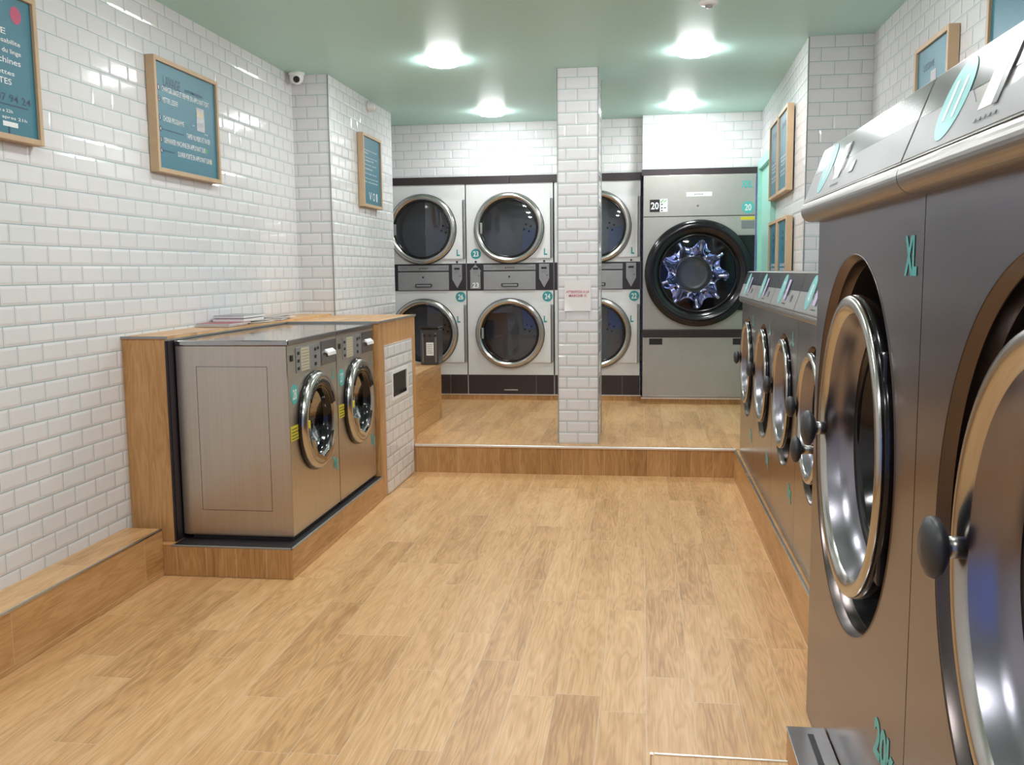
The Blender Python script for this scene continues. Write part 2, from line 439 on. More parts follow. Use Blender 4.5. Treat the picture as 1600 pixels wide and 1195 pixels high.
# wall behind the camera with the shop window
m = MB()
m.box(XL, -1.9, YF-.15, YF, 0, ZC-.001); m.box(.9, 1.4, YF-.15, YF, 0, ZC-.001)
m.box(-1.9, .9, YF-.15, YF, 2.25, ZC-.001); m.box(-1.9, .9, YF-.15, YF, 0, .35)
struct('wall_front', m, 'tile_b')
m = MB()
m.box(-1.9, -1.85, YF-.1, YF-.04, .35, 2.25); m.box(.85, .9, YF-.1, YF-.04, .35, 2.25)
m.box(-.52, -.46, YF-.1, YF-.04, .35, 2.25)
m.box(-1.9, .9, YF-.1, YF-.04, .35, .40); m.box(-1.9, .9, YF-.1, YF-.04, 2.2, 2.25)
wf = struct('window_1', m, 'grey_edge')
MB().box(-1.85, .85, YF-.075, YF-.067, .40, 2.2).build('pane', 'window', wf)
# mint door in the right wall beside the large dryer
def xr(y): return .950+(y-YRJ)/(YB+.1-YRJ)*.065
m = MB()
def rbox(mb, y0, y1, z0, z1, d, mi=0):
    a, b = xr(y0), xr(y1)
    vs = [(a-d, y0, z0), (b-d, y1, z0), (b-d, y1, z1), (a-d, y0, z1), (a+.004, y0, z0), (b+.004, y1, z0), (b+.004, y1, z1), (a+.004, y0, z1)]
    mb.add(vs, [(0, 1, 2, 3), (4, 5, 6, 7), (0, 1, 5, 4), (1, 2, 6, 5), (2, 3, 7, 6), (3, 0, 4, 7)], mi)
rbox(m, 8.33, 8.44, ZS, 2.29, .035); rbox(m, 7.36, 7.43, ZS, 2.29, .035); rbox(m, 7.43, 8.33, 2.22, 2.29, .035)
d1 = struct('door_1', m, 'mint')
m = MB(); rbox(m, 7.43, 8.33, ZS, 2.22, .006); m.build('door_leaf', 'mint', d1)
m = MB(); m.tube((xr(7.55)-.006, 7.55, 1.2), (xr(7.55)-.06, 7.55, 1.2), .01); m.tube((xr(7.55)-.055, 7.55, 1.2), (xr(7.68)-.055, 7.68, 1.2), .009)
m.build('door_handle', 'satin', d1)

# ------------------------------------------------------------------ ceiling lamps
lamp_at = {}
def ceiling_lamp(x, y, label, group='round ceiling lights'):
    t = thing('ceiling_light', label, 'ceiling light', (x, y, ZC), 0, group)
    rot = Matrix.Rotation(PI/2, 4, 'X')     # local -y (front) -> down
    MB().lathe([(.090, 0), (.103, 0), (.104, -.008), (.103, -.017), (.098, -.018)], 0, 0, 56, closed=True).build('ring', 'lampring', t, rot)
    MB().lathe([(.109, -.013), (.108, -.021), (.094, -.031), (.06, -.037), (.0005, -.039)], 0, 0, 56).build('diffuser', 'lamp', t, rot)
    return t
names_l = {(0, 3): 'round white ceiling light left of the pillar, farther one near the back wall',
           (0, 2): 'round white ceiling light on the left, nearer and larger one',
           (1, 3): 'round white ceiling light right of the pillar, nearest to the back wall',
           (1, 2): 'round white ceiling light right of the pillar, nearer and larger one'}
for i, x in enumerate((-1.26, .313)):  # all but the two far pairs are unseen, added to light the room
    for j in range(4):
        y = {3: 8.0, 2: 6.05, 1: 4.1, 0: 2.15}[j]
        ceiling_lamp(x, y, names_l.get((i, j), 'unseen round white ceiling light added in the %s row, %s' % (('left', 'right')[i], {1: 'third from the back wall', 0: 'fourth from the back wall'}.get(j))))
    ceiling_lamp(x, .2, 'unseen round white ceiling light added in the %s row, near the shop window' % ('left', 'right')[i])

# ------------------------------------------------------------------ built-in plinths, ledge and counter
t = thing('wall_ledge', 'low wood-look tiled ledge with metal edge along the left tiled wall', 'ledge', (-2.28, 3.0, 0))
def wl(x, y, z=0): return x+2.28, y-3.0, z
m = MB(); m.box(XL+2.281, -2.192+2.28, YF-3.0+.01, 3.975-3.0, 0.001, .2205)
m.mi = [1 if all(abs(m.v[k][2]-.2205) < 1e-4 for k in f) else 0 for f in m.f]
m.build('ledge_body', ['wood_y', 'wood_top'], t)
MB().box(-2.202+2.28, -2.1895+2.28, YF-3.0+.01, .975, .2135, .2235, .002).build('edge_strip', 'alu', t)

t = thing('washer_plinth', 'low wood-look tiled plinth with grey edge under the two left washing machines', 'plinth', (-1.86, 4.7, 0))
m = MB(); m.box(-2.150+1.86, -1.567+1.86, 3.975-4.7, 5.497-4.7, .001, .143)
for i, f in enumerate(m.f):
    if len({round(m.v[k][1], 4) for k in f}) == 1: m.mi[i] = 1
m.build('plinth_body', ['wood_y', 'riser'], t)
m = MB(); m.box(-2.150+1.86, -1.565+1.86, -.727, -.717, .138, .1465, .002); m.box(.285, .295, -.727, .790, .138, .1465, .002)
m.build('edge_strip', 'grey_edge', t)

t = thing('counter', 'wood-look tiled counter wrapping behind and beside the two left washing machines', 'counter', (-2.0, 5.6, 0))
def C(m, x0, x1, y0, y1, z0, z1, mi=0, b=0): m.box(x0+2.0, x1+2.0, y0-5.6, y1-5.6, z0, z1, b, mi); return m
m = MB()
C(m, XL+.001, -2.150, 4.03, YCH-.001, .145, 1.094)          # shelf behind the machines
C(m, -2.150, -1.575, 5.500, YCH-.001, .001, 1.080)         # block at the end
C(m, XCH+.002, -1.575, YCH-.001, 6.42, .001, 1.080)
for i, f in enumerate(m.f):
    ys = {round(m.v[k][1], 4) for k in f}; zs = {round(m.v[k][2], 4) for k in f}
    m.mi[i] = 2 if len(zs) == 1 else (1 if len(ys) == 1 else 0)
m.build('counter_body', ['wood_vy', 'wood_vx', 'wood_top'], t)
m = MB()
C(m, XL+.001, -2.143, 4.024, YCH-.001, 1.094, 1.106)
C(m, -2.143, -1.570, 5.495, YCH-.001, 1.080, 1.0935)
C(m, XCH+.002, -1.570, YCH-.001, 6.425, 1.080, 1.0935)
m.build('counter_top', 'wood_top', t)
m = MB()
C(m, -2.150, -2.1435, 4.022, 5.495, 1.086, 1.107)
C(m, XL+.001, -2.143, 4.021, 4.027, 1.096, 1.107)
C(m, -1.573, -1.567, 5.493, 6.428, 1.083, 1.095)
C(m, -2.143, -1.567, 5.490, 5.496, 1.083, 1.095)
m.build('edge_strip', 'grey_edge', t)
m = MB(); C(m, XL+.001, -2.151, 3.975, 6.318, .001, .143); C(m, XL+.001, -2.151, 3.973, 4.031, .143, .1465)
for i, f in enumerate(m.f):
    if len({round(m.v[k][1], 4) for k in f}) == 1: m.mi[i] = 1
m.build('shelf_base', ['wood_y', 'riser'], t)
m = MB(); C(m, -2.1505, -2.146, 4.024, 4.15, .149, 1.085); C(m, -2.156, -2.146, 4.022, 4.030, .149, 1.085)
m.build('corner_trim', 'band', t)
# tiled hatch with a square window in the block
m = MB()
hx = -1.575+2.0
hy0, hy1 = 5.625-5.6, 6.288-5.6
wy0, wy1, wz0, wz1 = 5.775-5.6, 6.135-5.6, .595, .745
for a, b, c, d in ((hy0, hy1, .004, wz0-.02), (hy0, hy1, wz1+.02, .938), (hy0, wy0-.025, wz0-.02, wz1+.02), (wy1+.025, hy1, wz0-.02, wz1+.02)):
    m.box(hx-.001, hx+.010, a, b, c, d)
ht = m.build('hatch_panel', 'tile_h', t); ht['label'] = 'white tiled hatch panel'
m = MB()
m.box(hx-.02, hx+.012, wy0-.025, wy1+.025, wz0-.02, wz0); m.box(hx-.02, hx+.012, wy0-.025, wy1+.025, wz1, wz1+.02)
m.box(hx-.02, hx+.012, wy0-.025, wy0, wz0, wz1); m.box(hx-.02, hx+.012, wy1, wy1+.025, wz0, wz1)
m.build('hatch_frame', 'plastic_w', ht)
m = MB(); m.box(hx+.0005, hx+.003, wy0, wy1, wz0, wz1); m.build('opening', 'blackm', ht)
m = MB(); m.box(hx+.002, hx+.011, wy0+.02, wy1-.02, wz0, wz0+.028, .003); m.build('slot_tray', 'black', ht)

t = thing('wooden_step_box', 'wood-look tiled box against the left wall beside the white dryers', 'platform', (-1.87, 7.1, ZS))
m = MB(); m.box(XCH+.003+1.87, -1.63+1.87, 6.43-7.1, 7.52-7.1, 0.001, .635-ZS)
for i, f in enumerate(m.f):
    if len({round(m.v[k][2], 4) for k in f}) == 1: m.mi[i] = 1
m.build('box_body', ['wood_y', 'wood_top'], t)
MB().box(XCH+.003+1.87, .242, 6.43-7.1, .422, .635-ZS, .648-ZS).build('box_top', 'wood_top', t)

t = thing('machine_plinth', 'wood-look tiled plinth with metal edge under the right row of small washing machines', 'plinth', (.93, 4.6, 0))
m = MB(); m.box(.612-.93, XRN-.002-.93, 2.935-4.6, YRJ-.002-4.6, .001, .193)
m.box(.612-.93, .948-.93, YRJ-.002-4.6, YS-.001-4.6, .001, .193)
m.build('plinth_body', 'wood_y', t)
MB().box(.609-.93, .622-.93, 2.935-4.6, YS-.01-4.6, .185, .1955, .002).build('edge_strip', 'alu', t)

t = thing('entrance_step', 'low wood-look tiled step with metal corner in the foreground', 'step', (.2, 1.6, 0))
m = MB(); m.box(.032-.2, .385-.2, -.8, 2.413-1.6, .001, .097); m.build('step_body', 'floor', t)
m = MB(); m.box(.028-.2, .036-.2, 2.405-1.6, 2.417-1.6, .001, .1); m.box(.04-.2, .385-.2, 2.409-1.6, 2.416-1.6, .094, .1); m.build('edge_strip', 'alux', t)
t = thing('metal_threshold', 'grey metal channel with dark slot on the floor beside the nearest machines', 'channel', (.465, 2.0, 0))
m = MB(); m.box(-.053, .050, -1.0, .605, .001, .096); m.build('channel_base', 'wood_y', t)
m = MB(); m.box(-.056, .050, -1.0, .608, .096, .101, .002); m.build('channel_top', 'steel', t)
m = MB(); m.box(-.004, .012, -1.0, .565, .1005, .1018); m.build('slot', 'blackm', t)

# ------------------------------------------------------------------ white stacked dryers
def dryer_stack(x0, label, up_num, low_num, wide=1., left_arrow=False):
    W = .403
    t = thing('stacked_dryer', label, 'tumble dryer', (x0, YB, .251), 0, 'white stacked dryers')
    Z = lambda z: z-.251
    m = MB()
    cxd = -.003
    zu, zl = 1.777, .820
    R = .262
    m.hole_panel(-W, W, Z(1.462), Z(2.180), 0, cxd, Z(zu), R, R, 96)
    m.hole_panel(-W, W, Z(.43), Z(1.213), 0, cxd, Z(zl), R, R, 96)
    m.box(-W, -W+.004, 0, .6, Z(.25), Z(2.18)); m.box(W-.004, W, 0, .6, Z(.25), Z(2.18))
    m.box(-W, W, 0.002, .6, Z(2.174), Z(2.18)); m.box(-W, W, .596, .6, Z(.25), Z(2.18)); m.box(-W, W, .002, .6, Z(.25), Z(.256))
    m.build('body', 'enamel', t)
    MB().box(-W+.002, W-.002, .0, .03, Z(.252), Z(.432)).build('kick_plate', 'plum', t)
    MB().box(.235, .237, -.001, 0, Z(.252), Z(.432)).build('seam', 'grey', t)
    if left_arrow: MB().box(-.065, .065, -.006, 0, Z(.283), Z(.296), .004).build('kick_handle', 'satin', t)
    for zc, nm in ((zu, 'upper'), (zl, 'lower')):
        # white door plate, right half carries the hinge side
        dp = MB()
        dp.prism([(0.10, Z(zc-.272)), (.378, Z(zc-.272)), (.378, Z(zc+.262)), (0.10, Z(zc+.262))], -.012, -.001)
        bm_pts = dp
        # cut the plate along the ring
        dp = MB()
        N = 24; arc = []
        a1 = math.asin(.262/.300)
        for i in range(N+1):
            a = -a1+2*a1*i/N
            arc.append((cxd+.300*math.cos(a), Z(zc)+.300*math.sin(a)))
        top = Z(zc+.262); bot = Z(zc-.272)
        vs = []; 
        for (x, z) in arc:
            vs += [(x, -.012, z), (.378, -.012, z)]
        fs = [(2*i, 2*i+1, 2*i+3, 2*i+2) for i in range(N)]
        dp.add(vs, fs)
        dp.box(cxd+.15, .378, -.012, -.0005, bot, Z(zc)-.300*math.sin(a1)+.0005)
        dp.box(.374, .378, -.012, -.0005, bot, top); dp.box(cxd+.15, .378, -.0119, -.0005, top-.002, top)
        door = dp.build('door', 'enamel2', t)
        MB().box(.384, .398, -.022, 0, bot+.005, top, .003).build('hinge_strip', 'grey', door)
        ring = MB().lathe([(.262, .03), (.316, -.002), (.319, -.018), (.316, -.034), (.306, -.046), (.292, -.050), (.278, -.046), (.268, -.034), (.262, -.016)], cxd, Z(zc), 96, closed=True)
        ring.build('chrome_ring', 'ring_satin', door)
        MB().lathe([(.321, -.001), (.3225, -.012), (.321, -.026), (.316, -.026), (.316, -.001)], cxd, Z(zc), 96, closed=True).build('gasket', 'blackm', door)
        MB().lathe([(.270, -.030), (.256, -.036), (.250, -.030), (.252, -.010)], cxd, Z(zc), 96).build('inner_seal', 'black', door)
        MB().lathe([(.262, -.022), (.2, -.026), (.1, -.028), (.0005, -.029)], cxd, Z(zc), 72).build('glass', 'glass', door)
        MB().box(cxd-.262, cxd-.242, -.046, -.024, Z(zc)-.05, Z(zc)+.05, .004).build('door_handle', 'grey', door)
        drum = MB().lathe([(.262, .0), (.275, .03), (.33, .05), (.33, .42), (.30, .45)], cxd, Z(zc), 64).build('drum', 'drum', t)
        b = MB(); b.disc(cxd, Z(zc), .305, .44, .445, 48)
        bb = b.build('drum_back', 'drum_back', drum)
        h = MB()
        for k in range(4):
            ang = .4+PI/2*k
            h.disc(cxd+.115+.035*math.cos(ang), Z(zc)+.02+.035*math.sin(ang), .010, .436, .4395, 12)
        h.build('perforation', 'dark_hole', drum)
        MB().box(cxd-.05, cxd-.03, .1, .4, Z(zc)-.33, Z(zc)-.27).build('drum_rib', 'drum', drum)
    # control band
    cb = MB().box(-W+.002, W-.002, -.004, .05, Z(1.214), Z(1.461)).build('control_band', 'band', t)
    MB().box(-.243, .238, -.011, -.004, Z(1.397), Z(1.447), .002).build('display_strip', 'grey', cb)
    m = MB()
    for k, (xx, ww) in enumerate(((-.19, .075), (.185, .085))):
        m.box(xx-ww/2, xx+ww/2, -.0118, -.0108, Z(1.412), Z(1.431))
        for q in range(5): m.box(xx-ww/2+.006+q*ww/5.2, xx-ww/2+.011+q*ww/5.2, -.0124, -.0118, Z(1.415), Z(1.428), mi=1)
    m.build('display_mark', ['mid', 'ltgrey'], cb)
    m = MB(); text_mb(m, 'primus', 0, Z(1.420), .085, .017, -.0116); m.build('lettering', 'blackm', cb)
    dr = MB().box(-.243, .238, -.013, -.003, Z(1.219), Z(1.386), .002).build('drawer', 'grey', t)
    o = MB(); o.disc(-.005, Z(1.338), .009, -.0145, -.013, 20); o.build('lock', 'blackm', dr)
    o = MB(); o.box(-.078, .078, -.018, -.012, Z(1.248), Z(1.277), .009, seg=4); hb = o.build('slot_handle', 'blackm', dr)
    MB().box(-.070, .070, -.020, -.017, Z(1.253), Z(1.272), .006, seg=3).build('grip', 'grey', hb)
    # arrow plates
    def arrow(cx, up):
        a, b, c = (1.262, 1.395, 1.448) if not up else (1.225, 1.395, 1.452)
        if up: pts = [(cx-.052, 1.228), (cx+.042, 1.228), (cx+.042, 1.385), (cx+.050, 1.392), (cx+.042, 1.400), (cx-.003, 1.452), (cx-.05, 1.400), (cx-.058, 1.392), (cx-.052, 1.385)]
        else: pts = [(cx-.046, 1.452), (cx+.046, 1.452), (cx+.046, 1.318), (cx, 1.236), (cx-.046, 1.318)]
        m = MB(); m.prism([(x, Z(z)) for x, z in pts], -.010, -.004)
        p = m.build('coin_plate', 'grey', t)
        q = MB(); q.box(cx-.026, cx+.024, -.0115, -.010, Z(1.405), Z(1.424)); q.box(cx+.018, cx+.036, -.0115, -.010, Z(1.345), Z(1.350))
        q.build('coin_slot', 'blackm', p)
        q = MB()
        for k in range(4): q.box(cx-.022, cx+.018, -.0112, -.010, Z(1.368+k*.008), Z(1.3705+k*.008))
        q.build('print', 'mid', p)
        q = MB(); q.disc(cx, Z(1.476), .0095, -.006, 0, 18); q.build('button', 'blackm', t)
        return p
    arrow(.316, False)
    if left_arrow:
        p = arrow(-.316, True)
        q = MB(); text_mb(q, '23', -.318, Z(1.262), .058, .048, -.0115); q.build('number', 'white', p)
        sticker_disc(t, up_num, -.314, Z(1.548), .047, -.0015)
    sticker_disc(t, low_num, .345, Z(1.155), .047, -.0015)
    sticker_text(t, 'L', .330, Z(1.560), .030, .060, -.0125, 'teal')
    sticker_text(t, 'L', .325, Z(.948), .030, .060, -.0125, 'teal')
    t.scale = (wide, 1, 1)
    # toe strip in wood below
    return t
dryer_stack(-2.0105, 'white stacked dryer numbered 26, partly hidden by the left wall and counter', '25', '26')
dryer_stack(-1.203, 'white stacked dryer numbered 23 and 24, left of the tiled pillar', '23', '24', left_arrow=True)
dryer_stack(-.4065, 'white stacked dryer numbered 22, behind the tiled pillar', '21', '22', wide=.968)
struct('trim_7', MB().box(-2.5, -.006, YB+.006, YB+.3, ZS, .249), 'riser')
struct('trim_8', MB().box(-.006, 1.0, YBX+.0, YBX+.3, ZS, .238).box(-.006, 1.0, YBX-.008, YBX+.02, .238, .252, mi=1), ['riser', 'alux'])
struct('trim_9', MB().box(-2.5, -.006, YB-.004, YB+.012, .243, .2505), 'alux')

# ------------------------------------------------------------------ large grey dryer
t = thing('large_dryer', 'large grey dryer numbered 20 with big black round door', 'tumble dryer', (.483, 8.42, .252), 0)
Z = lambda z: z-.252
m = MB(); W = .478; cz = 1.352; cx = .0
m.hole_panel(-W, W, Z(.862), Z(1.842), 0, cx, Z(cz), .40, .40)
m.box(-W, W, -.004, .7, Z(1.846), Z(2.198), .003)
m.box(-W, W, -.004, .7, Z(.254), Z(.792), .003)
m.box(-W, -W+.004, 0.001, .7, Z(.79), Z(1.85)); m.box(W-.004, W, 0.001, .7, Z(.79), Z(1.85)); m.box(-W, W, .69, .7, Z(.79), Z(1.85))
m.build('body', 'xxl', t)
MB().box(-W+.001, W-.001, -.014, .2, Z(.795), Z(.860), .003).build('black_bar', 'plum', t)
MB().box(-W, W, -.010, 0, Z(.256), Z(.272), .002).build('bottom_strip', 'satin', t)
for x0, x1 in ((-.420, -.305), (.305, .420)):
    g = MB().box(x0, x1, -.0065, -.003, Z(.727), Z(.782), .002).build('recessed_grip', 'blackm', t)
# door
door = MB().lathe([(.40, .03), (.455, -.002), (.464, -.022), (.460, -.045), (.440, -.060), (.41, -.066), (.375, -.058), (.352, -.040), (.343, -.014), (.345, .02)], cx, Z(cz), 128, closed=True).build('door_ring', 'black', t)
m = MB(); m.lathe([(.343, -.014), (.330, -.022), (.322, -.012), (.322, .01)], cx, Z(cz), 96); m.build('inner_ring', 'black', door)
MB().lathe([(.325, -.008), (.2, -.018), (.1, -.022), (.0005, -.024)], cx, Z(cz), 72).build('glass', 'glass_c', door)
m = MB(); m.prism([(.34, Z(1.030)), (.472, Z(1.030)), (.472, Z(1.675)), (.30, Z(1.675))], -.030, -.001); m.build('handle_block', 'black', t)
drum = MB().lathe([(.345, .02), (.40, .05), (.40, .55), (.0005, .56)], cx, Z(cz), 72).build('drum', 'blue_dark', t)
# stamped wavy drum back
m = MB(); NR, NA = 44, 288
ccx, ccz = -.035, Z(1.345)
vs = []; 
for j in range(NR+1):
    f = j/NR
    for i in range(NA):
        a = 2*PI*i/NA
        lob = math.cos(9*a+.6)
        sharp = lob
        r = .155+f*(.118+.030*sharp)
        dep = .02*math.sin(f*PI*1.1)*(.5+.9*lob) + .05*f*f*lob + .03*f
        dep += .006*math.sin(5*a+7*f)
        vs.append((ccx+r*math.cos(a), .075-dep*.9, ccz+r*math.sin(a)))
fs = [(j*NA+i, j*NA+(i+1) % NA, (j+1)*NA+(i+1) % NA, (j+1)*NA+i) for j in range(NR) for i in range(NA)]
m.add(vs, fs, 0, True)
m.build('wavy_flange', 'blue_metal', drum)
m = MB(); m.lathe([(.156, .074), (.154, .066), (.150, .066), (.147, .074), (.10, .078), (.0005, .080)], ccx, ccz, 64); m.build('hub', 'hub', drum)
# stickers
m = MB(); m.box(-.422, -.336, -.0056, -.004, Z(1.886), Z(1.992)); s = m.build('number_label', 'blackm', t)
m = MB(); text_mb(m, '20', -.379, Z(1.939), .068, .062, -.0062); m.build('number', 'white', s)
m = MB(); m.box(-.336, -.270, -.0056, -.004, Z(1.886), Z(1.998)); s = m.build('instruction_label', 'white', t)
m = MB()
m.box(-.326, -.310, -.0062, -.0056, Z(1.945), Z(1.955)); m.box(-.326, -.310, -.0062, -.0056, Z(1.915), Z(1.925)); m.box(-.300, -.282, -.0062, -.0056, Z(1.917), Z(1.925)); m.box(-.326, -.310, -.0062, -.0056, Z(1.893), Z(1.902))
m.build('print', 'blackm', s)
m = MB(); m.prism([(-.332, Z(1.972)), (-.324, Z(1.962)), (-.300, Z(1.990)), (-.306, Z(1.996)), (-.323, Z(1.975)), (-.327, Z(1.980))], -.0062, -.0056)
m.prism([(-.300, Z(1.966)), (-.276, Z(1.985)), (-.280, Z(1.990)), (-.304, Z(1.972))], -.0062, -.0056); m.build('check_mark', 'green', s)
m = MB(); m.box(-.108, .108, -.0056, -.004, Z(2.014), Z(2.050)); s = m.build('name_label', 'white', t)
m = MB(); text_mb(m, 'primus', -.004, Z(2.031), .075, .018, -.0062); m.build('lettering', 'navy', s)
m = MB(); m.disc(-.012, Z(1.935), .009, -.009, -.004, 20); m.build('lock', 'chrome', t)
sticker_disc(t, '20', .415, Z(1.912), .053, -.0056, 'aqua')
sticker_text(t, 'XXL', .402, Z(2.108), .095, .062, -.0052, 'aqua')
MB().box(.354, .474, -.0016, 0, Z(1.806), Z(1.832)).build('warning_label', 'yellow', t)
MB().box(.362, .470, -.0016, 0, Z(1.732), Z(1.798)).build('grey_label', 'mid', t)

# ------------------------------------------------------------------ left steel washers
def washer(yc, num, label):
    t = thing('washing_machine', label, 'washing machine', (-1.600, yc, .147), PI/2, 'steel washing machines on the left plinth')
    Z = lambda z: z-.146
    W = .3435; cz = .664; R = .200
    m = MB()
    m.hole_panel(-W, W, Z(.168), Z(.905), 0, 0, Z(cz), R, R)
    m.box(-W, -W+.003, .001, .542, Z(.168), Z(1.056)); m.box(W-.003, W, .001, .542, Z(.168), Z(1.056))
    m.box(-W, W, .539, .542, Z(.168), Z(1.056)); m.box(-W, W, .001, .53, Z(.166), Z(.170))
    m.box(-W, W, 0, .004, Z(.905), Z(1.056))
    m.build('body', ['steel_v'], t)
    p = MB()
    p.box(-W-.0012, -W, .10, .44, Z(.285), Z(.2875)); p.box(-W-.0012, -W, .10, .44, Z(.960), Z(.9625)); p.box(-W-.0012, -W, .098, .100, Z(.285), Z(.9625)); p.box(-W-.0012, -W, .44, .442, Z(.285), Z(.9625))
    p.build('side_panel_seam', 'steel_dark', t)
    m = MB()
    m.box(-W-.004, W+.004, -.006, .543, Z(1.058), Z(1.083), .004); m.build('top', 'steel_top', t)
    m = MB(); m.box(-W, W, -.007, .01, Z(1.0585), Z(1.0815), .003); m.build('top_edge', 'steel', t)
    MB().box(-W+.01, W-.01, .01, .5, 0.0, Z(.168)).build('base', 'blackm', t)
    # controls
    cp = MB().box(-W+.105, -W+.435, -.004, 0, Z(.920), Z(1.040), .0015).build('control_panel', 'grey', t)
    m = MB(); m.box(-W+.165, -W+.275, -.0052, -.004, Z(.925), Z(1.034)); pl = m.build('programme_label', 'cream', cp)
    m = MB()
    for k in range(7): m.box(-W+.170+.006*(k % 2), -W+.268, -.0058, -.0052, Z(.936+k*.0142), Z(.938+k*.0142))
    m.build('print', 'mid', pl)
    for k in range(3): MB().box(-W+.118, -W+.142, -.0065, -.004, Z(.934+k*.036), Z(.948+k*.036), .001).build('button', 'blackm', cp)
    for k in range(3): MB().box(-W+.350, -W+.375, -.0065, -.004, Z(.934+k*.036), Z(.950+k*.036), .001).build('button', 'blackm', cp)
    MB().box(-W+.392, -W+.412, -.0065, -.004, Z(1.010), Z(1.024), .001).build('button', 'blackm', cp)
    m = MB(); m.box(-W+.035, -W+.062, -.006, 0, Z(.982), Z(1.012), .003); m.build('knob', 'blackm', t)
    dw = MB().box(-W+.455, W-.008, -.004, 0, Z(.922), Z(1.044), .0015).build('soap_drawer', 'steel', t)
    m = MB(); m.prismx([(-.004, Z(1.000)), (-.022, Z(.985)), (-.024, Z(.968)), (-.020, Z(.968)), (-.017, Z(.980)), (-.004, Z(.986))], -W+.505, -W+.625); m.build('handle', 'white', dw)
    m = MB(); m.box(-W+.525, -W+.60, -.0055, -.004, Z(.960), Z(.974)); m.build('grip_shadow_gap', 'blackm', dw).name = 'grip_shade'  # thin black plate standing in for the shade under the handle
    # door
    d = MB().lathe([(.200, .02), (.235, .0), (.240, -.012), (.239, -.024), (.232, -.035), (.220, -.040), (.206, -.038), (.186, -.034), (.170, -.030), (.165, -.026), (.164, .02)], 0, Z(cz), 96, closed=True)
    door = d.build('door', 'ring_satin', t)
    MB().lathe([(.1655, -.029), (.161, -.028), (.156, -.004), (.150, .012)], 0, Z(cz), 80).build('inner_seal', 'black', door)
    MB().lathe([(.243, -.001), (.246, -.010), (.243, -.018), (.238, -.018), (.238, -.001)], 0, Z(cz), 96, closed=True).build('gasket', 'black', door)
    # lower handle lip of the door
    m = MB(); m.prism([(-.150, Z(cz-.075)), (-.142, Z(cz-.075)), (-.100, Z(cz-.150)), (.0, Z(cz-.185)), (.100, Z(cz-.150)), (.142, Z(cz-.075)), (.150, Z(cz-.075)), (.112, Z(cz-.165)), (0, Z(cz-.205)), (-.112, Z(cz-.165))], -.046, -.032)
    m.build('door_lip', 'chrome', door)
    # dark top cap on the inside of the ring
    m = MB(); m.lathe([(.205, -.036), (.203, -.0405), (.170, -.034), (.168, -.028)], 0, Z(cz), 40, a0=.35, a1=PI-.65, closed=True); m.build('door_cap', 'black', door)
    MB().lathe([(.163, -.004), (.152, .012), (.11, .045), (.05, .062), (.0005, .066)], 0, Z(cz), 64).build('glass', 'glass_d', door)
    MB().lathe([(.20, .015), (.23, .05), (.23, .36), (.0005, .37)], 0, Z(cz), 48).build('drum', 'drum', t)
    sticker_disc(t, num, -W+.072, Z(.826), .047, -.0015, 'aqua' )
    s = MB().box(-W+.010, -W+.112, -.0022, -.0005, Z(.612), Z(.680)).build('warning_label', 'yellow', t)
    m = MB()
    for k in range(4): m.box(-W+.018, -W+.100-.012*(k % 2), -.0028, -.0022, Z(.620+k*.015), Z(.624+k*.015))
    m.build('print', 'navy', s)
    MB().box(-.205, -.180, -.0400, -.0340, Z(.655), Z(.690)).build('door_label', 'yellow', door)
    sticker_text(t, 'L', W-.055, Z(.862), .030, .055, -.0012, 'aqua')
    sticker_text(t, '7kg', W-.060, Z(.385), .075, .080, -.0012, 'aqua')
    return t
washer(4.430, '28', 'steel front-loading washing machine numbered 28, nearer one on the left plinth')
washer(5.125, '27', 'steel front-loading washing machine numbered 27, beside the tiled hatch')
t = thing('black_layer', 'flat black tray on the plinth under the two left washing machines', 'layer', (-1.86, 4.74, .1435))
MB().box(-.282, .283, -.752, .752, 0, .0025).build('layer_body', 'blackm', t)  # thin black layer covering the plinth top

